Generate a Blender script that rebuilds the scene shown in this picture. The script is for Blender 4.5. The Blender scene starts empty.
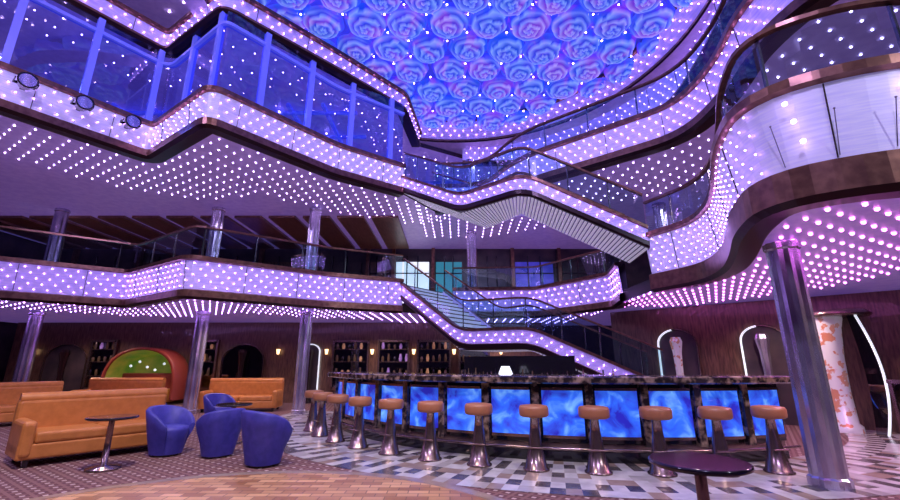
import bpy, bmesh, math, random
from mathutils import Vector, Matrix
random.seed(7)
S = bpy.context.scene
try:
    S.view_settings.view_transform = 'Standard'
except Exception: pass

# ------------------------------------------------------------ materials
def mat(name, col=(.5,.5,.5), rough=.5, metal=0., emit=None, es=0., col2=None, nscale=5., ndetail=3., bump=0., coat=0., stretch=None, lo=.35, hi=.65):
    m = bpy.data.materials.new(name); m.use_nodes = True
    nt = m.node_tree; b = nt.nodes['Principled BSDF']
    b.inputs['Base Color'].default_value = (*col,1)
    b.inputs['Roughness'].default_value = rough
    b.inputs['Metallic'].default_value = metal
    b.inputs['Coat Weight'].default_value = coat
    if emit:
        b.inputs['Emission Color'].default_value = (*emit,1)
        b.inputs['Emission Strength'].default_value = es
    if col2 or bump:
        tc = nt.nodes.new('ShaderNodeTexCoord')
        mp = nt.nodes.new('ShaderNodeMapping')
        if stretch: mp.inputs['Scale'].default_value = stretch
        nt.links.new(tc.outputs['Object'], mp.inputs['Vector'])
        n = nt.nodes.new('ShaderNodeTexNoise')
        n.inputs['Scale'].default_value = nscale; n.inputs['Detail'].default_value = ndetail
        nt.links.new(mp.outputs[0], n.inputs['Vector'])
        if col2:
            r = nt.nodes.new('ShaderNodeValToRGB')
            r.color_ramp.elements[0].position = lo; r.color_ramp.elements[1].position = hi
            r.color_ramp.elements[0].color = (*col,1); r.color_ramp.elements[1].color = (*col2,1)
            nt.links.new(n.outputs['Fac'], r.inputs[0])
            nt.links.new(r.outputs[0], b.inputs['Base Color'])
        if bump:
            bp = nt.nodes.new('ShaderNodeBump'); bp.inputs['Strength'].default_value = bump
            bp.inputs['Distance'].default_value = .02
            nt.links.new(n.outputs['Fac'], bp.inputs['Height'])
            nt.links.new(bp.outputs[0], b.inputs['Normal'])
    return m

def glassmat(name, tint, refl=.12, rough=.02):
    m = bpy.data.materials.new(name); m.use_nodes = True
    nt = m.node_tree; nt.nodes.clear()
    o = nt.nodes.new('ShaderNodeOutputMaterial'); t = nt.nodes.new('ShaderNodeBsdfTransparent')
    g = nt.nodes.new('ShaderNodeBsdfGlossy'); mx = nt.nodes.new('ShaderNodeMixShader')
    t.inputs[0].default_value = (*tint,1); g.inputs['Roughness'].default_value = rough
    g.inputs[0].default_value = (.85,.9,1,1)
    mx.inputs[0].default_value = refl
    nt.links.new(t.outputs[0], mx.inputs[1]); nt.links.new(g.outputs[0], mx.inputs[2])
    nt.links.new(mx.outputs[0], o.inputs[0]); return m

M = {}
M['panel'] = mat('fascia_panel', (.58,.52,.82), .38, .12, emit=(.31,.20,.92), es=.27, col2=(.78,.74,.94), nscale=3, stretch=(1,1,14))  # emission added to the panel in place of bounced light
M['panelw'] = mat('fascia_panel_pale', (.66,.65,.80), .45, .1, emit=(.40,.36,.90), es=.28, col2=(.82,.81,.91), nscale=3, stretch=(1,1,14))  # emission added so the pale panels look more strongly lit
M['soffit'] = mat('soffit_lilac', (.58,.52,.78), .42, .1, emit=(.33,.18,.85), es=.16, col2=(.70,.65,.87), nscale=6)  # soffit glow stands in for light bounced up from below
M['rib'] = mat('stair_soffit_white', (.82,.80,.88), .4, .0, emit=(.66,.64,.9), es=.34)  # ribs given a glow instead of an uplight under the stairs
M['copper'] = mat('copper_trim', (.16,.07,.055), .3, .65, col2=(.27,.13,.09), nscale=9)
M['darktrim'] = mat('dark_trim', (.035,.015,.02), .28, .5)
M['chrome'] = mat('chrome_column', (.72,.69,.82), .26, .8, col2=(.38,.33,.48), nscale=5, bump=.4, stretch=(1,1,.35))
M['bulb'] = mat('bulb_violet', (1,.9,1), .3, 0, emit=(.56,.27,1), es=18)
M['bulbw'] = mat('bulb_white', (1,1,1), .3, 0, emit=(.70,.46,1), es=17)
M['bulbp'] = mat('bulb_pink', (1,.8,1), .3, 0, emit=(.92,.18,.88), es=10)
M['glass'] = glassmat('railing_glass', (.60,.84,.90), .14)
M['glassb'] = glassmat('blue_glass', (.40,.46,1.), .13)
M['darkglass'] = glassmat('dark_glass', (.14,.15,.22), .2)
M['frameb'] = mat('window_frame', (.30,.32,.75), .25, .4, emit=(.08,.10,1.), es=.45)  # added blue glow imitates blue light on frames and beams
M['wood'] = mat('wall_wood', (.075,.036,.028), .35, 0, col2=(.18,.095,.065), nscale=4, stretch=(6,6,.8), coat=.3)
M['darkwall'] = mat('wall_dark', (.030,.022,.034), .4, 0, col2=(.075,.05,.06), nscale=2)
M['bluewall'] = mat('wall_blue', (.06,.06,.36), .4, 0, col2=(.20,.15,.55), nscale=2, emit=(.04,.05,.75), es=.38)  # added glow makes the wall look washed with blue light
M['leather'] = mat('leather_orange', (.48,.175,.04), .38, 0, col2=(.58,.22,.055), nscale=8, bump=.1)
M['leatherb'] = mat('leather_seat_brown', (.40,.16,.07), .4, 0)
M['velvet'] = mat('velvet_blue', (.035,.035,.26), .55, 0, col2=(.055,.05,.35), nscale=10)
M['bronze'] = mat('bronze_metal', (.32,.22,.20), .25, .9)
M['black'] = mat('black_gloss', (.012,.010,.016), .14, .0, coat=.5)
M['marbled'] = mat('marble_dark', (.025,.018,.02), .14, 0, col2=(.38,.27,.20), nscale=9, ndetail=8, lo=.46, hi=.68, coat=.3)
M['step'] = mat('step_stone_glow', (.85,.83,.9), .4, 0, emit=(.75,.75,1), es=.30)  # riser glow added to brighten unlit stairs
M['white'] = mat('glow_white', (1,1,1), .4, 0, emit=(.80,.9,1), es=.9)
M['bright'] = mat('bright_window', (1,1,1), .4, 0, emit=(.80,.85,1), es=1.1)
M['warm'] = mat('glow_warm', (1,.8,.5), .4, 0, emit=(1,.62,.3), es=3)
M['display'] = mat('lit_display', (.3,.15,.08), .4, 0, emit=(1,.45,.2), es=.14, col2=(.6,.4,.25), nscale=4)
M['displayv'] = mat('lit_display_violet', (.2,.1,.3), .4, 0, emit=(.6,.3,1), es=.16, col2=(.5,.35,.7), nscale=5)
M['decor'] = mat('mosaic_red_gold', (.78,.76,.82), .3, .2, col2=(.60,.16,.06), nscale=5, lo=.54, hi=.58, emit=(.5,.42,.5), es=.18)
M['teal'] = mat('dim_teal', (.04,.2,.25), .4, 0, emit=(.04,.35,.5), es=.45)
M['green'] = mat('booth_green', (.16,.42,.05), .4, 0, col2=(.65,.55,.10), nscale=1.7, emit=(.3,.5,.05), es=.10)
M['red'] = mat('booth_red', (.30,.05,.03), .4, 0)
M['gold'] = mat('gold_letters', (.8,.5,.1), .3, .6, emit=(1,.6,.12), es=1.6)
M['flw'] = mat('marble_white', (.66,.63,.61), .24, 0, col2=(.48,.46,.45), nscale=5, ndetail=6)
M['flg'] = mat('marble_grey', (.36,.33,.32), .24, 0, col2=(.46,.43,.41), nscale=5, ndetail=6)
M['fld'] = mat('marble_black', (.06,.05,.05), .22, 0, col2=(.15,.13,.12), nscale=5, ndetail=6)
M['flb'] = mat('marble_brown', (.28,.20,.15), .24, 0, col2=(.36,.27,.21), nscale=5, ndetail=6)
M['ceilbrown'] = mat('ceiling_wood', (.15,.07,.05), .35, 0, col2=(.26,.13,.09), nscale=3, stretch=(8,1,1))
M['bottle'] = mat('bottle_glass', (.12,.08,.05), .1, .2)
M['cable'] = mat('cable_grey', (.25,.22,.3), .4, .5)
def onyx():
    m = bpy.data.materials.new('backlit_onyx_blue'); m.use_nodes=True; nt=m.node_tree; b=nt.nodes['Principled BSDF']
    tc=nt.nodes.new('ShaderNodeTexCoord'); n=nt.nodes.new('ShaderNodeTexNoise'); n.inputs['Scale'].default_value=3.4; n.inputs['Detail'].default_value=9; n.inputs['Distortion'].default_value=.7
    r=nt.nodes.new('ShaderNodeValToRGB'); e=r.color_ramp.elements
    e[0].position=.36; e[0].color=(.02,.02,.38,1); e[1].position=.74; e[1].color=(.20,.48,1,1)
    k=r.color_ramp.elements.new(.54); k.color=(.03,.14,.82,1)
    nt.links.new(tc.outputs['Object'],n.inputs['Vector']); nt.links.new(n.outputs['Fac'],r.inputs[0])
    nt.links.new(r.outputs[0],b.inputs['Base Color']); nt.links.new(r.outputs[0],b.inputs['Emission Color'])
    b.inputs['Emission Strength'].default_value=.9; b.inputs['Roughness'].default_value=.15
    return m
M['onyx']=onyx()
def rosemat():
    m = bpy.data.materials.new('rose_glass'); m.use_nodes=True; nt=m.node_tree; b=nt.nodes['Principled BSDF']
    tc=nt.nodes.new('ShaderNodeTexCoord'); n=nt.nodes.new('ShaderNodeTexNoise'); n.inputs['Scale'].default_value=1.4; n.inputs['Detail'].default_value=6; n.inputs['Distortion'].default_value=.8
    r=nt.nodes.new('ShaderNodeValToRGB'); e=r.color_ramp.elements
    e[0].position=.38; e[0].color=(.010,.12,.90,1); e[1].position=.64; e[1].color=(.36,.06,.85,1)
    k=r.color_ramp.elements.new(.52); k.color=(.07,.07,.95,1)
    at=nt.nodes.new('ShaderNodeAttribute'); at.attribute_name='petal_shade'  # lightens petal rims and darkens gaps in colour, imitating light inside the glass
    mx=nt.nodes.new('ShaderNodeMix'); mx.data_type='RGBA'
    nt.links.new(tc.outputs['Object'],n.inputs['Vector']); nt.links.new(n.outputs['Fac'],r.inputs[0])
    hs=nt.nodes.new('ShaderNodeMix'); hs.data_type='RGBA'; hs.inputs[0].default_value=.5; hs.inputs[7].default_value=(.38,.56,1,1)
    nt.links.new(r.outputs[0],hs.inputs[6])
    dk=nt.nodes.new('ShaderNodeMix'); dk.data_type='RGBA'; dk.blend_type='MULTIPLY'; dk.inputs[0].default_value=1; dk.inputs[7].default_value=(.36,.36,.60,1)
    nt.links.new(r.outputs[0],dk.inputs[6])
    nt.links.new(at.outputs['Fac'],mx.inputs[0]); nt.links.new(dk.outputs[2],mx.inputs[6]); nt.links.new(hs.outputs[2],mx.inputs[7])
    nt.links.new(mx.outputs[2],b.inputs['Base Color']); nt.links.new(mx.outputs[2],b.inputs['Emission Color'])
    b.inputs['Emission Strength'].default_value=1.0; b.inputs['Roughness'].default_value=.12
    return m
M['rose']=rosemat()
def carpet():
    m = bpy.data.materials.new('carpet_patterned'); m.use_nodes=True; nt=m.node_tree; b=nt.nodes['Principled BSDF']
    tc=nt.nodes.new('ShaderNodeTexCoord'); mp=nt.nodes.new('ShaderNodeMapping'); mp.inputs['Rotation'].default_value=(0,0,math.radians(35))
    nt.links.new(tc.outputs['Object'],mp.inputs[0])
    v=nt.nodes.new('ShaderNodeTexVoronoi'); v.inputs['Scale'].default_value=6.5; v.inputs['Randomness'].default_value=0.0; v.distance='CHEBYCHEV'
    nt.links.new(mp.outputs[0],v.inputs['Vector'])
    r=nt.nodes.new('ShaderNodeValToRGB'); r.color_ramp.interpolation='CONSTANT'; e=r.color_ramp.elements
    e[0].position=0; e[0].color=(.50,.38,.34,1); e[1].position=.15; e[1].color=(.11,.04,.042,1)
    k=r.color_ramp.elements.new(.38); k.color=(.20,.10,.09,1)
    nt.links.new(v.outputs['Distance'],r.inputs[0])
    nt.links.new(r.outputs[0],b.inputs['Base Color']); b.inputs['Roughness'].default_value=.9
    return m
M['carpet']=carpet()
def parquet():
    m = bpy.data.materials.new('parquet_wood'); m.use_nodes=True; nt=m.node_tree; b=nt.nodes['Principled BSDF']
    tc=nt.nodes.new('ShaderNodeTexCoord'); br=nt.nodes.new('ShaderNodeTexBrick'); br.inputs['Scale'].default_value=2.2
    br.inputs['Color1'].default_value=(.66,.38,.18,1); br.inputs['Color2'].default_value=(.30,.13,.05,1); br.inputs['Mortar'].default_value=(.10,.05,.03,1)
    br.inputs['Mortar Size'].default_value=.012
    nt.links.new(tc.outputs['Object'],br.inputs['Vector']); nt.links.new(br.outputs['Color'],b.inputs['Base Color']); b.inputs['Roughness'].default_value=.35
    return m
M['parquet']=parquet()

# ------------------------------------------------------------ mesh builder
class MB:
    def __init__(s): s.v=[]; s.f=[]; s.m=[]; s.mats=[]; s.sm=[]
    def mi(s,k):
        if k not in s.mats: s.mats.append(k)
        return s.mats.index(k)
    def face(s,pts,k,smooth=False):
        n=len(s.v); s.v+= [tuple(p) for p in pts]; s.f.append(tuple(range(n,n+len(pts)))); s.m.append(s.mi(k)); s.sm.append(smooth)
    def grid(s,rows,k,closed=False,smooth=True):
        n=len(s.v); c=len(rows[0])
        for r in rows: s.v+= [tuple(p) for p in r]
        for i in range(len(rows)-1):
            for j in range(c if closed else c-1):
                a=n+i*c+j; b=n+i*c+(j+1)%c
                s.f.append((a,b,b+c,a+c)); s.m.append(s.mi(k if not callable(k) else k(i,j))); s.sm.append(smooth)
    def box(s,c,size,k,rot=0,taper=1.):
        cx,cy,cz=c; hx,hy,hz=[a/2 for a in size]; ca,sa=math.cos(rot),math.sin(rot)
        n=len(s.v)
        for dz in (-1,1):
            t=1 if dz<0 else taper
            for dx,dy in ((-1,-1),(1,-1),(1,1),(-1,1)):
                x,y=dx*hx*t,dy*hy*t
                s.v.append((cx+x*ca-y*sa,cy+x*sa+y*ca,cz+dz*hz))
        for f in ((0,3,2,1),(4,5,6,7),(0,1,5,4),(1,2,6,5),(2,3,7,6),(3,0,4,7)):
            s.f.append(tuple(n+i for i in f)); s.m.append(s.mi(k)); s.sm.append(False)
    def lathe(s,c,prof,k,seg=24,smooth=True,phase=0.,flute=0.):
        rows=[]
        for r,z in prof:
            rows.append([(c[0]+r*(1-flute*(j%2))*math.cos(phase+2*math.pi*j/seg),c[1]+r*(1-flute*(j%2))*math.sin(phase+2*math.pi*j/seg),c[2]+z) for j in range(seg)])
        s.grid(rows,k,True,smooth)
        s.face(rows[-1],k if not callable(k) else k(len(prof)-2,0)); s.face(list(reversed(rows[0])),k if not callable(k) else k(0,0))
    def tube(s,a,b,r,k,seg=8):
        a=Vector(a); b=Vector(b); d=(b-a).normalized(); u=d.orthogonal().normalized(); w=d.cross(u)
        rows=[[p+u*r*math.cos(2*math.pi*j/seg)+w*r*math.sin(2*math.pi*j/seg) for j in range(seg)] for p in (a,b)]
        s.grid(rows,k,True); s.face(list(reversed(rows[0])),k); s.face(rows[1],k)
    def bulb(s,c,r,k):
        n=len(s.v)
        for p in ICO_V: s.v.append((c[0]+p[0]*r,c[1]+p[1]*r,c[2]+p[2]*r))
        mi=s.mi(k)
        for f in ICO_F: s.f.append((n+f[0],n+f[1],n+f[2])); s.m.append(mi); s.sm.append(True)
    def obj(s,name,loc=None,bevel=0,parent=None):
        me=bpy.data.meshes.new(name); me.from_pydata(s.v,[],s.f)
        for k in s.mats: me.materials.append(M[k])
        me.polygons.foreach_set('material_index',s.m); me.polygons.foreach_set('use_smooth',s.sm); me.update()
        o=bpy.data.objects.new(name,me); S.collection.objects.link(o)
        if loc: o.location=loc
        if bevel:
            b=o.modifiers.new('bevel','BEVEL'); b.width=bevel; b.segments=3; b.limit_method='ANGLE'
        if parent: o.parent=parent
        return o
bm=bmesh.new(); bmesh.ops.create_icosphere(bm,subdivisions=1,radius=1)
ICO_V=[tuple(v.co) for v in bm.verts]; ICO_F=[[v.index for v in f.verts] for f in bm.faces]; bm.free()

def fillet(path,r,n=6):
    P=[Vector(p) for p in path]; out=[P[0]]
    for i in range(1,len(P)-1):
        a,b,c=P[i-1],P[i],P[i+1]
        d=min(r,(a-b).length*.48,(c-b).length*.48)
        p0=b+(a-b).normalized()*d; p1=b+(c-b).normalized()*d
        for j in range(n+1):
            t=j/n; out.append(p0*(1-t)**2+b*2*t*(1-t)+p1*t*t)
    out.append(P[-1]); return out
def normals(pts):
    N=[]
    for i in range(len(pts)):
        a=pts[max(i-1,0)]; b=pts[min(i+1,len(pts)-1)]
        d=Vector((b[0]-a[0],b[1]-a[1]))
        d=d.normalized() if d.length>1e-6 else Vector((1,0))
        N.append(Vector((d.y,-d.x)))
    return N
def sweep(mb,pts,prof,ks):
    N=normals(pts); rows=[]
    for o,dz in prof:
        rows.append([(p[0]+n.x*o,p[1]+n.y*o,p[2]+dz) for p,n in zip(pts,N)])
    mb.grid(rows,lambda i,j: ks[i],False,False)
def walk(pts,step,start=None):
    N=normals(pts); out=[]; acc=step/2 if start is None else start
    for i in range(len(pts)-1):
        a=Vector(pts[i]); b=Vector(pts[i+1]); L=(Vector((b.x,b.y))-Vector((a.x,a.y))).length
        while acc<=L and L>1e-6:
            t=acc/L; out.append((a.lerp(b,t),N[i].lerp(N[i+1],t).normalized(),(b-a))); acc+=step
        acc-=L
    return out
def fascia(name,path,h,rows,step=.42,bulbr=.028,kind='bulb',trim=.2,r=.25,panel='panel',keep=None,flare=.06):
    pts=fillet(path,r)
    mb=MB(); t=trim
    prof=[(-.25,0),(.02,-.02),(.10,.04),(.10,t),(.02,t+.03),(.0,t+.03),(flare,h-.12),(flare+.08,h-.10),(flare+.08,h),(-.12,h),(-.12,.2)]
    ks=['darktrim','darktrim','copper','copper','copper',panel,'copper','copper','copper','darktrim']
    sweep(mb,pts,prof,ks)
    for i in range(rows):
        z=t+.03+(h-.15-t)*(i+.5)/rows
        off=flare*(z-t)/(h-.12-t)+.04
        for p,n,d in walk(pts,step,step*(.5 if i%2 else 1.0)):
            if keep and not keep(p): continue
            mb.bulb((p.x+n.x*off,p.y+n.y*off,p.z+z),bulbr,kind)
    for p,n,d in walk(pts,1.35):
        a=Vector((p.x+n.x*.008,p.y+n.y*.008,p.z+t+.04)); b=Vector((p.x+n.x*(flare+.008),p.y+n.y*(flare+.008),p.z+h-.13))
        mb.tube(a,b,.007,'darktrim',4)
    return mb.obj(name),pts
def railing(name,pts,z0,h,gl='glass',rail='copper',off=-.04,post=1.25):
    mb=MB(); N=normals(pts)
    rows=[[(p[0]+n.x*off,p[1]+n.y*off,p[2]+z) for p,n in zip(pts,N)] for z in (z0,z0+h)]
    mb.grid(rows,gl,False,False)
    q=[(p[0],p[1],p[2]+z0+h) for p in pts]
    sweep(mb,q,[(off-.04,0),(off+.04,0),(off+.04,.05),(off-.04,.05),(off-.04,0)],[rail]*4)
    for p,n,d in walk(pts,post):
        mb.box((p.x+n.x*(off-.03),p.y+n.y*(off-.03),p.z+z0+h/2),(.03,.03,h),'bronze')
    return mb.obj(name)
def slab(name,poly,z0,z1,top,bot,side='darktrim'):
    b=bmesh.new(); vs=[b.verts.new((p[0],p[1],z0)) for p in poly]
    f=b.faces.new(vs)
    r=bmesh.ops.extrude_face_region(b,geom=[f])
    for v in [g for g in r['geom'] if isinstance(g,bmesh.types.BMVert)]: v.co.z=z1
    b.normal_update()
    me=bpy.data.meshes.new(name)
    for k in (top,bot,side): me.materials.append(M[k])
    zs=(z0+z1)/2
    for f in b.faces:
        zz=[v.co.z for v in f.verts]
        f.material_index = 0 if min(zz)>zs else (1 if max(zz)<zs else 2)
    bmesh.ops.triangulate(b,faces=b.faces[:])
    bmesh.ops.recalc_face_normals(b,faces=b.faces[:])
    b.to_mesh(me); b.free(); o=bpy.data.objects.new(name,me); S.collection.objects.link(o); return o
def light(kind,loc,power,col,size=.2,target=None,name=None,spot=None):
    l=bpy.data.lights.new(name or 'lamp',kind); l.energy=power; l.color=col
    l.shadow_soft_size=size
    if spot: l.spot_size=math.radians(spot); l.spot_blend=.6
    o=bpy.data.objects.new(name or 'lamp',l); S.collection.objects.link(o); o.location=loc
    if target: o.rotation_euler=(Vector(target)-Vector(loc)).to_track_quat('-Z','Y').to_euler()
    return o

# ------------------------------------------------------------ shell
XL,XR,YF,YB,ZT=-17.2,12.7,-5.,18.,10.7
mb=MB(); mb.box(((XL+XR)/2,(YF+YB)/2,-.1),(XR-XL,YB-YF,.2),'carpet'); mb.obj('floor')
def wall(name,c,s,k): 
    m=MB(); m.box(c,s,k); return m.obj(name)
wall('wall_left',(XL-.1,(YF+YB)/2,ZT/2),(.2,YB-YF+.4,ZT),'darkwall')
wall('wall_right',(XR+.1,(YF+YB)/2,ZT/2),(.2,YB-YF+.4,ZT),'darkwall')
wall('wall_back',((XL+XR)/2,YB+.1,ZT/2),(XR-XL,.2,ZT),'darkwall')
wall('wall_front',((XL+XR)/2,YF-.1,ZT/2),(XR-XL,.2,ZT),'darkwall')
DC=(.2,9.0); DR=6.1; ZC=10.7
mb=MB(); NS=96
inn=[(DC[0]+DR*math.cos(2*math.pi*i/NS),DC[1]+DR*math.sin(2*math.pi*i/NS),ZC) for i in range(NS)]
out=[(DC[0]+22*math.cos(2*math.pi*i/NS),DC[1]+22*math.sin(2*math.pi*i/NS),ZC) for i in range(NS)]
mb.grid([inn,out],'soffit',True,False)
for i in range(3):
    R=DR+.6+i*.6; n=int(2*math.pi*R/.6)
    for j in range(n):
        a=2*math.pi*(j+.5*(i%2))/n; mb.bulb((DC[0]+R*math.cos(a),DC[1]+R*math.sin(a),ZC-.03),.026,'bulbw')
mb.obj('ceiling')
ring=[(DC[0]+DR*math.cos(-2*math.pi*i/NS),DC[1]+DR*math.sin(-2*math.pi*i/NS),0) for i in range(NS+1)]
mb=MB()
rr=[Vector((p[0],p[1],9.75)) for p in ring]
sweep(mb,rr,[(-.5,.0),(.0,.0),(.04,.04),(.04,.12),(.0,.14),(.25,.75),(.33,.77),(.33,.9),(.1,.95)],['soffit','darktrim','copper','copper','panel','copper','copper','copper'])
for i in range(3):
    for p,n,d in walk(rr,.34,.17 if i%2 else .34): mb.bulb((p.x+n.x*(.07+.06*i+.05),p.y+n.y*(.07+.06*i+.05),p.z+.25+.17*i),.020,'bulb')
mb.obj('dome_ring_fascia')
# rose ceiling : round glass roses
vv=[];ff=[];pa=[]; bl=MB()
sp=1.12; row=0; y=-7
z0=10.62
while y<7:
    x=-7+(sp/2 if row%2 else 0)
    while x<7:
        if math.hypot(x,y)<6.2:
            ph=random.random()*6.28; R=.58*random.uniform(.95,1.05); n=len(vv); A=44; K=14; w=random.uniform(.05,.10); lob=random.choice((3,4,5))
            ox,oy=random.uniform(-.07,.07),random.uniform(-.07,.07); dep=random.uniform(.36,.5); dz_=random.uniform(-.08,.02)
            for i in range(K+1):
                r=i/K
                for j in range(A):
                    th=2*math.pi*j/A
                    s=(r*3.4-(th+ph)/(2*math.pi)+w*math.sin(lob*th+9*r+ph)*2)%1.0
                    rad=R*r*(1+.025*math.sin(7*th+ph))
                    hz=-dep*math.sqrt(max(0,1-(r*.98)**2))-.08*s
                    vv.append((DC[0]+x+ox+rad*math.cos(th),DC[1]+y+oy+rad*math.sin(th),z0+dz_+hz+.06)); pa.append(s**1.5*(1 if r<.92 else .2))  # vertex tone paints shade into petal creases and rose edges
            for i in range(K):
                for j in range(A):
                    a=n+i*A+j; b=n+i*A+(j+1)%A; ff.append((a,b,b+A,a+A))
        for cx,cy in ((x+sp/2,y+sp*.29),(x,y+sp*.58)):
            if math.hypot(cx,cy)<5.8 and random.random()<.6: bl.bulb((DC[0]+cx,DC[1]+cy,z0-.2),.026,'bulbw')
        x+=sp
    y+=sp*.866; row+=1
me=bpy.data.meshes.new('rose_glass_ceiling'); me.from_pydata(vv,[],ff); me.materials.append(M['rose'])
at=me.attributes.new('petal_shade','FLOAT','POINT'); at.data.foreach_set('value',pa); me.polygons.foreach_set('use_smooth',[True]*len(ff)); me.update()
o=bpy.data.objects.new('rose_glass_ceiling',me); S.collection.objects.link(o)
b_=bl.obj('ceiling_bulbs'); b_.parent=o
mb=MB(); mb.lathe((DC[0],DC[1],10.72),[(6.3,0),(6.3,.1)],'bluewall',64); mb.obj('ceiling_dome_backing')

# ------------------------------------------------------------ decks
D2L=[(-17,6.3,2.9),(-11.2,10.4,2.9),(-9.1,12.0,2.9),(-6.4,10.2,2.9),(-3.6,12.3,2.9),(-1.5,13.3,2.9)]
D2C=[(0.1,14.9,2.9),(3,14.7,2.9),(4.7,12.2,2.9),(4.45,10.9,2.9)]
D2R=[(4.48,9.3,2.9),(5.0,8.2,2.9),(4.8,7.2,2.9),(4.3,6.2,2.9),(3.65,5.1,2.9),(3.3,4.1,2.9),(4.2,3.55,2.9),(12.5,3.5,2.9)]
D3L=[(-17,3.0,6.2),(-11,4.6,6.2),(-8.85,7.46,6.2),(-7.39,9.58,6.2),(-5.12,8.0,6.2),(-3.1,10.5,6.2),(-1.4,11.8,6.2)]
D3R=[(-.5,13.3,6.2),(1.2,13.2,6.2),(2.0,11.3,6.2),(3.76,9.86,6.2),(5.24,8.6,6.2),(5.3,7.2,6.2),(4.9,5.8,6.2),(5.1,4.5,6.2),(6.2,3.8,6.2),(12.5,3.6,6.2)]
D4L=[(-17,3.0,9.3),(-11,4.6,9.3),(-8.8,7.7,9.3),(-7.5,9.6,9.3),(-5.25,8.15,9.3),(-3.1,10.4,9.3),(-1.5,12.2,9.3),(-1.2,14.6,9.3)]
D4R=[(0.5,15.6,9.1),(3,15.6,9.1),(6.2,13.6,9.1),(6.9,11.5,9.1),(6.6,9.2,9.1),(6.2,7.6,9.1),(6.4,5.2,9.1),(7.5,3.6,9.1),(12.5,3.2,9.1)]
_,p2l=fascia('balcony_fascia',D2L,1.05,5,.26,.0155)
_,p2c=fascia('balcony_fascia',D2C,1.05,4,.28,.017)
_,p2r=fascia('balcony_fascia',D2R,1.3,7,.21,.012,r=.9,trim=.36,panel='panelw',keep=lambda p:p.y>4.25,flare=.10)
_,p3l=fascia('balcony_fascia',D3L,.95,4,.27,.015,panel='panelw')
_,p3r=fascia('balcony_fascia',D3R,.95,4,.27,.015,r=.9)
_,p4l=fascia('balcony_fascia',D4L,.62,2,.30,.018,trim=.1)
_,p4r=fascia('balcony_fascia',D4R,1.3,5,.33,.018,r=.9,trim=.1)
mb=MB()
for p,n,d in walk(p2r,.42):
    if p.y<4.3:
        mb.tube((p.x+n.x*.02,p.y+n.y*.02,3.32),(p.x+n.x*.17,p.y+n.y*.17,3.75),.005,'cable',5)
        mb.bulb((p.x+n.x*.17,p.y+n.y*.17,3.75),.012,'cable')
for p,n,d in walk(p2r,.9):
    if p.y<4.3:
        for k,z in enumerate((3.5,3.72,3.92)):
            mb.bulb((p.x+n.x*.13-.05*k,p.y+n.y*.13,z),.026,'bulbw')
mb.obj('fascia_cable_stays')
pol=lambda *ps:[(p[0],p[1]) for q in ps for p in q]
P2=pol(p2l,p2c,p2r)+[(12.5,18),(-17,18)]
P3=pol(p3l,p3r)+[(12.5,18),(-17,18)]
P4=pol(p4l,p4r)+[(12.5,18),(-17,18)]
slab('balcony_deck',P2,2.92,3.2,'carpet','soffit')
slab('balcony_deck',P3,6.22,6.5,'carpet','soffit')
slab('balcony_deck',P4,9.32,9.5,'carpet','soffit')
def inpoly(x,y,P):
    c=False; j=len(P)-1
    for i in range(len(P)):
        xi,yi=P[i][0],P[i][1]; xj,yj=P[j][0],P[j][1]
        if (yi>y)!=(yj>y) and x<(xj-xi)*(y-yi)/(yj-yi)+xi: c=not c
        j=i
    return c
def segdist(x,y,pts):
    best=99
    for a,b in zip(pts[:-1],pts[1:]):
        dx,dy=b[0]-a[0],b[1]-a[1]; L=dx*dx+dy*dy
        if L<1e-9: continue
        t=max(0,min(1,((x-a[0])*dx+(y-a[1])*dy)/L))
        best=min(best,math.hypot(x-a[0]-dx*t,y-a[1]-dy*t))
    return best
def gridbulbs(name,poly,paths,z,kind,depth,sp,r,box,rot=.5):
    mb=MB(); x0,x1,y0,y1=box; ca,sa=math.cos(rot),math.sin(rot)
    N_=int(30/sp)
    for i in range(-N_,N_):
        for j in range(-N_,N_):
            u,v=i*sp+(sp/2 if j%2 else 0),j*sp*.87
            x=-2+u*ca-v*sa; y=9+u*sa+v*ca
            if not(x0<x<x1 and y0<y<y1): continue
            if not inpoly(x,y,poly): continue
            dd=min(segdist(x,y,p) for p in paths)
            if .3<dd<depth: mb.bulb((x,y,z-.01),r,kind)
    return mb.obj(name)
gridbulbs('soffit_lights',P2,[p2l,p2c],2.92,'bulb',2.6,.34,.019,(-15,4.6,8,17.5))
gridbulbs('soffit_lights',P2,[p2r],2.92,'bulbp',3.0,.29,.026,(3,8.5,3,12))
gridbulbs('soffit_lights',P3,[p3l],6.22,'bulbw',2.7,.33,.016,(-14,0,3,17.5))
gridbulbs('soffit_lights',P3,[p3r],6.22,'bulbw',3.0,.36,.016,(-1,10,3,17.5))
gridbulbs('soffit_lights',P4,[p4l,p4r],9.1,'bulbw',1.6,.5,.020,(-14,10,3,17.5))
railing('glass_railing',p2l,1.05,.75); railing('glass_railing',p2c,1.05,.7); railing('glass_railing',p2r,1.3,.75)
railing('glass_railing',p3r,.95,.8)
mb=MB(); N=normals(p3l)
rows=[[(p[0]-n.x*.1,p[1]-n.y*.1,z) for p,n in zip(p3l,N)] for z in (7.15,9.3)]
mb.grid(rows,'glassb',False,False)
for z in (7.15,8.9): sweep(mb,[Vector((p[0],p[1],z)) for p in p3l],[(-.16,0),(-.03,0),(-.03,.08),(-.16,.08)],['frameb']*3)
for p,n,d in walk(p3l,1.28): mb.box((p.x-n.x*.1,p.y-n.y*.1,8.22),(.13,.13,2.15),'frameb',math.atan2(d.y,d.x))
mb.obj('window_glazed_screen')

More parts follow.
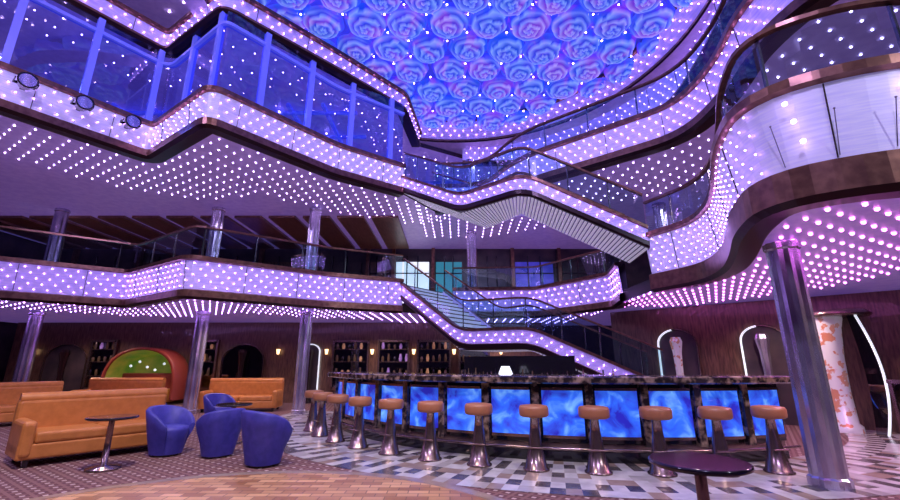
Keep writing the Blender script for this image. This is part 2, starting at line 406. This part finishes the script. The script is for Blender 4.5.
# ------------------------------------------------------------ stairs
def staircase(name,A,B,C,D,wv1,wv2,h,treadoff,n1=10,n2=12):
    near=[Vector(A),Vector(B),Vector(C),Vector(D)]
    e=bpy.data.objects.new(name,None); S.collection.objects.link(e)
    m=MB(); pts=fillet(near,.35,5)
    sweep(m,pts,[(-.12,0),(.03,-.02),(.08,.02),(.08,.13),(.02,.15),(.05,h-.08),(.11,h-.07),(.11,h),(-.10,h),(-.10,0)],['darktrim','darktrim','darktrim','copper','panel','copper','copper','copper','panel'])
    for i in range(2):
        for p,n,d in walk(pts,.24,.12 if i%2 else .24): m.bulb((p.x+n.x*.08,p.y+n.y*.08,p.z+.22+.14*i),.016,'bulb')
    m.obj('stringer_near',parent=e)
    far=[Vector(A)+wv1,Vector(B)+wv1,Vector(C)+wv2,Vector(D)+wv2]
    m=MB(); pf=fillet(far,.35,5)
    sweep(m,pf,[(.1,0),(.1,h),(-.06,h),(-.06,0)],['panel','copper','panel'])
    for p,n,d in walk(pf,.34): m.bulb((p.x+n.x*.13,p.y+n.y*.13,p.z+.3),.016,'bulb')
    m.obj('stringer_far',parent=e)
    m=MB()
    def lerp(a,b,t): return a+(b-a)*t
    segs=[(near[0],near[1],far[0],far[1],26),(near[1],near[2],far[1],far[2],18),(near[2],near[3],far[2],far[3],34)]
    for a,b,c,d,nr in segs:
        for i in range(nr):
            t0,t1=i/nr,(i+.72)/nr; t2=(i+1)/nr
            q=lambda t,z:(lerp(a,b,t)+Vector((0,0,z)), lerp(c,d,t)+Vector((0,0,z)))
            a0,c0=q(t0,-.03); a1,c1=q(t1,-.03); a2,c2=q(t1,.0); a3,c3=q(t2,.0); a4,c4=q(t2,-.03)
            m.face([a0,a1,c1,c0],'rib'); m.face([a1,a2,c2,c1],'darktrim'); m.face([a2,a3,c3,c2],'soffit'); m.face([a3,a4,c4,c3],'darktrim')
    m.obj('soffit_ribs',parent=e)
    m=MB()
    for a,b,c,d,n in ((near[0],near[1],far[0],far[1],n1),(near[2],near[3],far[2],far[3],n2)):
        za,zb=a.z+treadoff,b.z+treadoff
        for i in range(n):
            t0,t1=i/n,(i+1)/n; z=za+(zb-za)*(i+1)/n; zu=za+(zb-za)*i/n
            a0,a1,c0,c1=lerp(a,b,t0),lerp(a,b,t1),lerp(c,d,t0),lerp(c,d,t1)
            P=lambda v,zz:(v.x,v.y,zz)
            m.face([P(a0,z),P(a1,z),P(c1,z),P(c0,z)],'flg')
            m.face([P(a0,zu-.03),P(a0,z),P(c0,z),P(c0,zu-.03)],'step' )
            m.face([P(a0,zu),P(a0,zu-.03),P(c0,zu-.03),P(c0,zu)],'darktrim')
    z=near[1].z+treadoff; P=lambda v:(v.x,v.y,z)
    m.face([P(near[1]),P(near[2]),P(far[2]),P(far[1])],'flw')
    m.obj('treads',parent=e)
    r=railing('railing_near',pts,h,.75,post=.9); r.parent=e
    r=railing('railing_far',pf,h,.75,post=.9); r.parent=e
    return e
staircase('staircase',(-1.4,11.8,6.3),(.3,10.8,5.3),(1.78,9.5,5.3),(4.42,9.15,3.85),Vector((.8,1.35,0)),Vector((.15,1.4,0)),.5,.22)
staircase('staircase',(-1.5,13.3,3.3),(.3,12.0,1.75),(2.1,11.2,1.75),(5.0,10.3,.35),Vector((1.3,1.7,0)),Vector((.3,1.5,0)),.55,.5)

# ------------------------------------------------------------ columns
def column(x,y,z0,z1,r=.18):
    m=MB(); H=z1-z0
    m.lathe((x,y,z0),[(r*1.15,0),(r*1.15,.1),(r,.12),(r,H-.12),(r*1.12,H-.1),(r*1.12,H-.02)],'chrome',20,False,flute=.12)
    m.obj('chrome_column')
for x,y in ((-12.5,13.0),(-7.4,12.9),(-4.3,12.9)): column(x,y,0,2.9)
column(4.34,5.4,0,2.9,.18)
for x,y in ((-12.5,13),(-7.4,12.9),(-4.3,12.9),(.8,15.4),(6.5,12.5)): column(x,y,3.2,6.2,.18)
for x,y in ((.8,15.3),(6.3,13.9),(7.2,9.5)): column(x,y,6.5,9.1,.18)

# ------------------------------------------------------------ floor areas
BC=(3.0,12.5)
mb=MB()
R=5.9; i=0; dR=.245
while R<7.6:
    n=150
    for j in range(n):
        a0=math.radians(-100+200*j/n); a1=math.radians(-100+200*(j+1)/n)
        R1=R+dR
        pt=lambda r,a:(BC[0]+r*math.sin(a),BC[1]-r*math.cos(a),.006)
        if i in (1,5): k='fld' if j%2 else 'flw'
        else: k=random.choice(['flw','flw','flw','flg','flg','flb','fld']) 
        mb.face([pt(R,a0),pt(R1,a0),pt(R1,a1),pt(R,a1)],k)
    R+=dR; i+=1
x=6.2
while x<12:
    y=3
    while y<9:
        if math.hypot(x+.2-BC[0],y+.2-BC[1])>7.85: mb.face([(x,y,.006),(x+.4,y,.006),(x+.4,y+.4,.006),(x,y+.4,.006)],random.choice(['flw','flg','fld','flb','flg']))
        y+=.4
    x+=.4
mb.obj('floor_marble')
mb=MB(); c=(-1.9,3.1)
mb.face([(c[0]+2.9*math.cos(2*math.pi*j/96),c[1]+2.9*math.sin(2*math.pi*j/96),.012) for j in range(96)],'parquet')
r0=[(c[0]+2.9*math.cos(2*math.pi*j/96),c[1]+2.9*math.sin(2*math.pi*j/96),.013) for j in range(96)]
r1=[(c[0]+3.05*math.cos(2*math.pi*j/96),c[1]+3.05*math.sin(2*math.pi*j/96),.013) for j in range(96)]
mb.grid([r0,r1],'flb',True,False)
mb.obj('floor_dance')

# ------------------------------------------------------------ bar
def arc(r,a0,a1,n,z): return [Vector((BC[0]+r*math.sin(math.radians(a0+(a1-a0)*i/n)),BC[1]-r*math.cos(math.radians(a0+(a1-a0)*i/n)),z)) for i in range(n+1)]
bar=bpy.data.objects.new('bar_counter',None); S.collection.objects.link(bar)
A0,A1=-68,20
m=MB()
def ringstrip(m,prof,ks,a0=A0,a1=A1,n=60):
    rows=[arc(r,a0,a1,n,z) for r,z in prof]
    m.grid(rows,lambda i,j:ks[i],False,False)
    for a in (0,-1): m.face([rw[a] for rw in rows[:-1]],ks[0])
ringstrip(m,[(6.22,1.08),(6.25,1.10),(6.25,1.17),(6.22,1.19),(5.3,1.19),(5.3,1.08),(6.22,1.08)],['marbled']*6)
ringstrip(m,[(5.95,0),(5.95,.14),(5.92,.16),(5.92,.24),(5.95,.26),(5.95,1.08),(5.45,1.08),(5.45,0),(5.95,0)],['black','black','bronze','black','black','black','black','black'])
m.obj('counter_body',parent=bar)
m=MB(); npan=12; st=(A1-A0)/npan
for i in range(npan):
    a0=A0+st*i+.85; a1=A0+st*(i+1)-.85
    ringstrip(m,[(5.97,.36),(6.0,.36),(6.0,.98),(5.97,.98),(5.97,.36)],['onyx']*4,a0,a1,6)
    ringstrip(m,[(5.97,.32),(6.02,.32),(6.02,.36),(5.97,.36)],['bronze']*3,a0,a1,6)
    ringstrip(m,[(5.97,.98),(6.02,.98),(6.02,1.02),(5.97,1.02)],['bronze']*3,a0,a1,6)
    am=math.radians(A0+st*i); m.box((BC[0]+6.0*math.sin(am),BC[1]-6.0*math.cos(am),.66),(.11,.1,.84),'marbled',am)
m.obj('backlit_panels',parent=bar)
m=MB(); pts=arc(6.12,A0,A1,60,.2)
for a,b in zip(pts[:-1],pts[1:]): m.tube(a,b,.022,'bronze',6)
m.obj('foot_rail',parent=bar)
bb=bpy.data.objects.new('back_bar',None); S.collection.objects.link(bb)
m=MB(); ringstrip(m,[(4.2,0),(4.2,.95),(3.7,.95),(3.7,0),(4.2,0)],['black','marbled','black','black'],-50,5,30)
m.obj('cabinet',parent=bb)
m=MB()
ringstrip(m,[(3.8,1.0),(3.8,1.52),(3.74,1.52),(3.74,1.0),(3.8,1.0)],['black','bronze','black','black'],-45,-8,20)
m.obj('back_panel',parent=bb)
m=MB()
for i in range(34):
    a=math.radians(-44+46*i/33); h=random.uniform(.2,.34); r=random.uniform(.03,.045); rr_=3.95
    m.lathe((BC[0]+rr_*math.sin(a),BC[1]-rr_*math.cos(a),.95),[(r,0),(r,h*.6),(r*.35,h*.75),(r*.35,h)],random.choice(['bottle','black','black','bronze']),8)
m.obj('bottles',parent=bb)
m=MB(); m.lathe((1.05,8.4,.95),[(.09,0),(.09,.02),(.02,.03),(.02,.24)],'bronze',12); m.lathe((1.05,8.4,1.17),[(.14,0),(.08,.15)],'white',16); m.obj('lamp',parent=bb)

def stool(x,y,rot):
    m=MB()
    m.lathe((0,0,0),[(.175,0),(.175,.02),(.15,.035),(.10,.25),(.065,.5),(.055,.64),(.11,.66)],'bronze',20)
    m.lathe((0,0,.66),[(.17,0),(.195,.015),(.2,.04),(.2,.11),(.185,.14),(.12,.15)],'leatherb',24)
    m.tube((-.12,-.1,.28),(.12,-.1,.28),.012,'bronze')
    o=m.obj('bar_stool',(x,y,.007)); o.rotation_euler[2]=rot
for i in range(12):
    a=math.radians(-64.5+75.5*i/11)
    stool(BC[0]+6.55*math.sin(a),BC[1]-6.55*math.cos(a),a)

# ------------------------------------------------------------ furniture
def sofa(x,y,rot,L,name='leather_sofa'):
    e=bpy.data.objects.new(name,None); S.collection.objects.link(e); e.location=(x,y,0); e.rotation_euler[2]=rot
    m=MB(); m.box((0,0,.2),(L,.8,.2),'leather'); m.obj('base',bevel=.03,parent=e)
    n=max(2,int(L/.75)); w=(L-.3)/n
    for i in range(n):
        m=MB(); m.box((-L/2+.15+w*(i+.5),-.06,.37),(w-.015,.68,.15),'leather'); m.obj('seat_cushion_%d'%(i+1),bevel=.04,parent=e)
    m=MB(); m.box((0,.33,.58),(L,.18,.56),'leather'); m.obj('backrest',bevel=.06,parent=e)
    m=MB(); m.tube((-L/2+.02,.33,.86),(L/2-.02,.33,.86),.085,'leather',14); m.obj('back_roll',parent=e)
    for s_,nm in ((-1,'arm_1'),(1,'arm_2')):
        m=MB(); m.box((s_*(L/2-.08),0,.36),(.16,.84,.48),'leather'); m.obj(nm,bevel=.06,parent=e)
    m=MB()
    for sx in (-1,1):
        for sy in (-1,1): m.box((sx*(L/2-.12),sy*.32,.05),(.06,.06,.1),'black')
    m.obj('legs',parent=e)
sofa(-5.5,7.22,math.radians(52),1.95)
sofa(-6.3,13.7,math.radians(8),2.2)
sofa(-10.4,14.1,math.radians(0),2.4)
sofa(-10.2,10.6,math.radians(60),1.9)
def tub(x,y,rot,s=1.):
    e=bpy.data.objects.new('tub_armchair',None); S.collection.objects.link(e); e.location=(x,y,0); e.rotation_euler[2]=rot; e.scale=(s,s,s*1.12)
    m=MB(); n=28; prof=[]
    for i in range(n+1):
        t=-1+2*i/n; a=math.radians(90+t*132); H=.44+.26*max(0,math.cos(t*math.pi/2*1.05))**.55
        prof.append((a,H))
    def ring(fr,fz): return [(fr*math.cos(a)*(1+.08*abs(math.sin(2*a))),fr*.95*math.sin(a)*(1+.08*abs(math.sin(2*a))),fz(H)) for a,H in prof]
    rows=[ring(.23,lambda H:.03),ring(.27,lambda H:.2),ring(.335,lambda H:H*.75),ring(.36,lambda H:H-.03),ring(.335,lambda H:H),ring(.29,lambda H:H-.02),ring(.25,lambda H:.35),ring(.2,lambda H:.03)]
    m.grid(rows,'velvet',False,True)
    for a in (0,-1): m.face([r[a] for r in rows],'velvet')
    m.obj('shell',parent=e)
    m=MB(); m.lathe((0,-.03,.03),[(.22,0),(.25,.2),(.28,.32),(.26,.37),(.15,.39)],'velvet',28); m.obj('seat',parent=e)
    m=MB(); m.lathe((0,-.0,0),[(.19,0),(.19,.04)],'black',20); m.obj('plinth',parent=e)
tub(-4.40,7.2,math.radians(75),.92); tub(-3.55,7.1,math.radians(235),.90); tub(-2.6,6.5,math.radians(150),.95)
tub(-6.6,10.0,math.radians(150),.95); tub(-5.3,10.4,math.radians(60),.9); tub(2.95,2.35,math.radians(120))
def table(x,y,r,h,k='black'):
    m=MB(); m.lathe((0,0,0),[(.2,0),(.2,.02),(.04,.05),(.035,h-.06),(.12,h-.04)],'bronze',24)
    m.lathe((0,0,h-.035),[(r-.02,0),(r,.01),(r,.028),(r-.01,.035)],k,40); m.obj('round_table',(x,y,0.007))
table(-4.62,6.25,.3,.66); table(-3.9,8.2,.3,.66); table(1.62,3.05,.3,.74); table(-7.6,11.2,.3,.62)

# ------------------------------------------------------------ walls & niches beyond
m=MB()
a=Vector((5.0,13.3)); b=Vector((10.6,8.4)); d=(b-a); ang=math.atan2(d.y,d.x); mid=(a+b)/2
m.box((mid.x,mid.y,1.45),(d.length,.2,2.9),'wood',ang)
m.box((11.5,7.6,1.45),(2.5,.2,2.9),'wood',math.radians(-40))
m.obj('wall_wood_panelled')
def arch(x,y,rot,w,h,inner,glow='white',name='arched_niche',th=.04,half=0,pillar='darktrim'):
    e=bpy.data.objects.new(name,None); S.collection.objects.link(e); e.location=(x,y,0); e.rotation_euler[2]=rot
    def outline(w,h,n=16):
        r=w/2; P=[(-r,0)]
        for i in range(n+1):
            t=math.pi-math.pi*i/n; P.append((r*math.cos(t),h-r*.8+r*.8*math.sin(t)))
        P.append((r,0)); return P
    o=outline(w,h); q=outline(w-2*th,h-th)
    sl=slice(0,9) if half<0 else (slice(7,len(o)) if half>0 else slice(0,len(o)))
    m=MB(); m.grid([[(x_,-.06,z) for x_,z in o[sl]],[(x_,-.12,z) for x_,z in o[sl]],[(x_,-.12,z) for x_,z in q[sl]],[(x_,-.06,z) for x_,z in q[sl]]],glow,False,False)
    if half<0: m.grid([[(x_,-.06,z) for x_,z in o[8:]],[(x_,-.12,z) for x_,z in o[8:]],[(x_,-.12,z) for x_,z in q[8:]],[(x_,-.06,z) for x_,z in q[8:]]],'bronze',False,False)
    m.obj('frame',parent=e)
    m=MB(); m.face([(x_,-.05,z) for x_,z in q],inner); m.obj('panel',parent=e)
    m=MB(); m.lathe((0,-.18,0),[(.16,0),(.16,.06),(.11,.1),(.09,h*.5),(.11,h*.72),(.16,h*.85),(.12,h*.9)],pillar,14,False,flute=.15); m.obj('pillar',parent=e)
for t,w,k,hf,pl in ((.24,1.0,'darkwall',-1,'decor'),(.5,.95,'darkwall',-1,'chrome')):
    p=a.lerp(b,t); nx,ny=math.sin(ang),-math.cos(ang)
    arch(p.x+nx*.1,p.y+ny*.1,ang,w,2.3,k,half=hf,pillar=pl,th=.035)
e=bpy.data.objects.new('mosaic_column_kiosk',None); S.collection.objects.link(e)
p=a.lerp(b,.69); e.location=(p.x-.45,p.y-.55,0); e.rotation_euler[2]=ang
m=MB(); H=2.35
m.lathe((-.22,0,0),[(.26,0),(.26,.12),(.2,.18),(.18,.8),(.2,1.5),(.26,H-.25),(.31,H-.05),(.31,H)],'decor',24,True,flute=.06); m.obj('column',parent=e)
m=MB(); rows=[]
for i in range(17):
    z=H*i/16; bow=.30*math.sin(math.pi*(.18+.72*i/16)); rows.append([(.12+bow*.4,-.18,z),(.2+bow,-.22,z)])
m.grid(rows,'darkglass',False,True); m.obj('bowed_glass',parent=e)
m=MB()
for r0_,r1_ in zip(rows[:-1],rows[1:]): m.tube(r0_[1],r1_[1],.022,'white',8)
m.obj('glow_edge',parent=e)
m=MB(); m.lathe((0,0,H),[(.55,0),(.58,.05),(.5,.12)],'bronze',28); m.obj('canopy',parent=e)
wall('wall_lobby_back',(-6.5,16.6,1.45),(20,.2,2.9),'wood')
for x,w,k,g in ((-7.7,1.6,'darkglass','bronze'),(-5.2,.7,'darkwall','white'),(-14.3,1.6,'darkwall','bronze')):
    arch(x,16.5,0,w,2.1,k,g,th=.03)
def display(x,w,k):
    m=MB(); z0_,z1_=.5,2.2
    m.box((x,16.46,(z0_+z1_)/2),(w,.04,z1_-z0_),'darkglass')
    for sx in (-1,1): m.box((x+sx*w/2,16.42,(z0_+z1_)/2),(.07,.14,z1_-z0_+.1),'bronze')
    m.box((x,16.42,z1_),(w,.14,.08),'bronze'); m.box((x,16.42,z0_),(w,.14,.1),'bronze')
    for zz in (.95,1.45,1.9): 
        m.box((x,16.40,zz),(w-.1,.1,.03),'bronze')
        for q in range(int(w/.22)):
            m.lathe((x-w/2+.15+q*.22,16.38,zz+.015),[(.04,0),(.06,.1),(.03,random.uniform(.15,.28))],random.choice([k,'bottle','black','bottle']),8)
    m.obj('shop_display_case')
for x,w,k in ((-3.7,1.3,'display'),(-2.1,1.1,'displayv'),(-.6,1.2,'display'),(.9,1.1,'displayv'),(-9.1,.8,'display'),(-12.95,.9,'displayv')): display(x,w,k)
m=MB()
for x in (-15.6,-6.4,-4.6,-2.9,-1.35,.15,1.9):
    m.tube((x,16.5,1.75),(x,16.38,1.8),.02,'bronze',6); m.lathe((x,16.36,1.72),[(.04,0),(.07,.18)],'warm',12)
m.obj('wall_sconces')
e=bpy.data.objects.new('arched_booth',None); S.collection.objects.link(e); e.location=(-10.9,15.9,0)
m=MB(); rows=[]
for yy,s_ in ((-.3,1.),(.5,.9)):
    rows.append([(1.2*s_*math.cos(math.pi*i/20),yy,.2+1.65*s_*max(0,math.sin(math.pi*i/20))**.5) for i in range(21)])
m.grid(rows,'green',False,True); m.face(rows[1],'green')
o2=[(1.33*math.cos(math.pi*i/20),-.32,.15+1.80*max(0,math.sin(math.pi*i/20))**.5) for i in range(21)]
m.grid([rows[0],[(p[0],-.34,p[2]) for p in rows[0]],o2,[(p[0],.5,p[2]) for p in o2]],'red',False,True)
m.obj('shell',parent=e)
m=MB(); m.box((0,0,.3),(2.1,.5,.45),'leather'); m.box((0,.32,.75),(2.0,.16,.6),'red'); m.obj('bench',bevel=.05,parent=e)
m=MB()
for i in range(5): m.bulb((-.7+.3*i,.2,1.3+.15*math.sin(i*1.7)),.05,'white')
m.obj('globe_lights',parent=e)
m=MB()
for i,(x0,x1,k) in enumerate([(-16,-13.5,'darkwall'),(-13.2,-11,'wood'),(-10.6,-8.4,'bluewall'),(-8,-6,'wood'),(-5.6,-3.8,'darkwall'),(-3.4,-2.6,'wood'),(-2.3,-.9,'bright'),(-.6,.5,'teal'),(1.2,2.4,'darkwall'),(2.8,4.4,'bluewall'),(4.8,6.8,'darkwall')]):
    m.box(((x0+x1)/2,17.9,4.45),(x1-x0,.1,2.3),k)
    m.box((x0-.12,17.85,4.7),(.14,.2,3.),'copper')
    for q in (.33,.66): m.box((x0+(x1-x0)*q,17.84,4.6),(.05,.05,2.5),'black')
    m.box(((x0+x1)/2,17.84,5.1),(x1-x0,.05,.05),'black')
m.obj('shop_fronts')
m=MB()
for i in range(13): m.box((-16+i*1.15,15.6,6.15),(.9,4.0,.08),'ceilbrown')
m.obj('ceiling_wood_slats')
m=MB()
for i in range(12): 
    x=-14.5+i*1.2; m.lathe((x,13.6+.4*(i%3),3.2),[(.25,0),(.3,.45),(.28,.5)],'velvet' if i%3 else 'leather',16)
m.obj('lounge_ottomans')
m=MB()
m.box((-11.5,15.5,3.75),(3.2,.6,1.1),'marbled'); m.box((-11.5,15.15,3.75),(3.0,.05,.7),'teal'); m.box((-6.5,16,3.75),(2.6,.6,1.1),'copper')
m.obj('service_counter')
m=MB(); m.box((-6,17.8,7.9),(22,.1,2.8),'bluewall')
for i in range(11): m.box((-15+i*1.1,14.8,9.24),(.10,6,.12),'frameb')
for i in range(4): m.box((-9.5,12.2+i*1.5,9.2),(13,.10,.1),'frameb')
m.obj('lounge_wall_and_beams')
m=MB(); 
for i in range(26): m.bulb((random.uniform(-13,-3),random.uniform(11.8,17),9.2),.035,'bulbw')
m.obj('lounge_downlights')
m=MB(); x=-.95
for i in range(9):
    w=.13
    if i!=5:
        m.box((x,-.06,0),(.045,.05,.26),'gold'); m.box((x+w*.45,-.06,random.choice((-.1,0,.1))),(w*.9,.05,.05),'gold'); m.box((x+w*.9,-.06,random.choice((-.05,.05))),(.045,.05,.18),'gold')
    x+=.22
m.box((0,0,0),(2.2,.06,.4),'black'); m.tube((-.8,0,.2),(-.8,0,.45),.015,'black'); m.tube((.8,0,.2),(.8,0,.45),.015,'black')
o=m.obj('illuminated_sign',(4.7,14.75,8.65)); o.rotation_euler[2]=math.atan2(-2,3.2)
def spotcan(x,y,z,rot):
    m=MB(); rows=[]
    for yy,r in ((.0,.04),(.02,.12),(-.2,.16),(-.24,.16),(-.22,.13)):
        rows.append([(r*math.cos(2*math.pi*j/18),yy,r*math.sin(2*math.pi*j/18)) for j in range(18)])
    m.grid(rows,'black',True,True); m.face(rows[-1],'chrome')
    m.box((0,.05,.0),(.34,.03,.05),'black'); m.box((-.17,-.05,0),(.02,.2,.05),'black'); m.box((.17,-.05,0),(.02,.2,.05),'black'); m.box((0,.12,0),(.08,.2,.08),'black')
    o=m.obj('theatre_spotlight',(x,y,z)); o.rotation_euler[2]=rot
W=walk(p3l,.05)
for tx in (-8.75,-8.25,-7.75):
    p,n,d=min((w for w in W if w[0].y<9.4 and w[0].x<-7.5),key=lambda w:abs(w[0].x-tx))
    spotcan(p.x+n.x*.3,p.y+n.y*.3,6.78,math.atan2(n.x,-n.y))
m=MB(); m.box((7.3,6.2,.55),(.03,2.4,1.0),'darkglass'); m.box((7.3,6.2,1.08),(.07,2.5,.06),'bronze')
for yy in (5.0,6.2,7.4): m.box((7.3,yy,.55),(.06,.06,1.1),'bronze')
m.obj('glass_partition')

# ------------------------------------------------------------ lights
V=(.52,.34,1.); PK=(.95,.42,.95); BL=(.20,.28,1.)
light('SPOT',(0,-3.5,9.8),2400,(.56,.46,1.),.15,(-1,10,4),'fill_flood',100)  # unseen fill lamp, added to brighten the decks
light('SPOT',(-9,1,9.8),1200,(.56,.46,1.),.15,(-4,9,3),'fill_flood',100)  # unseen fill lamp, added for the left balconies
light('SPOT',(7,-2.5,6.5),750,(.80,.78,1.),.15,(6,4,3.5),'fill_flood',80)  # unseen fill lamp, added to lift the right-hand fascia
light('SPOT',(-3,3,10.2),4400,(1,.84,.74),.3,(-4,7.5,0),'ceiling_spot',75)
light('SPOT',(2,4,10.2),4200,(1,.90,.84),.3,(1,6.3,0),'ceiling_spot',65)
for x,y in ((-13,14.6),(-9,14.2),(-6,12.6),(-2.5,14.8),(1.5,16),(7,9.2),(6,6.6),(5.8,4.8)):
    light('SPOT',(x,y,2.85),170,PK if x>5.9 and y<8 else (1,.74,.64),.06,(x,y,0),name='downlight',spot=150)
for x,y in ((-13,13.5),(-9.5,13.5),(-6,12.5),(-2.5,14.5),(1,15.8),(4,15.5),(7,12),(8,8),(6.2,5.6)):
    light('SPOT',(x,y,6.1),300,(.85,.66,1.),.06,(x,y,3),name='downlight',spot=150)
for x,y in ((-12,9),(-9,12),(-5.5,11),(-3.5,14),(1,15),(4.5,13.5),(8,10),(7.5,6)):
    light('SPOT',(x,y,9.05),430,BL if x<0 else V,.06,(x,y,6),name='downlight',spot=155)
w=bpy.data.worlds.new('world'); S.world=w; w.use_nodes=True
w.node_tree.nodes['Background'].inputs[0].default_value=(.25,.2,.5,1); w.node_tree.nodes['Background'].inputs[1].default_value=.2

cam=bpy.data.cameras.new('camera'); co=bpy.data.objects.new('camera',cam); S.collection.objects.link(co)
co.location=(0,0,1.35); co.rotation_euler=(math.radians(105),0,0); cam.sensor_width=36; cam.lens=17.1; cam.clip_end=200; cam.clip_start=.05
S.camera=co
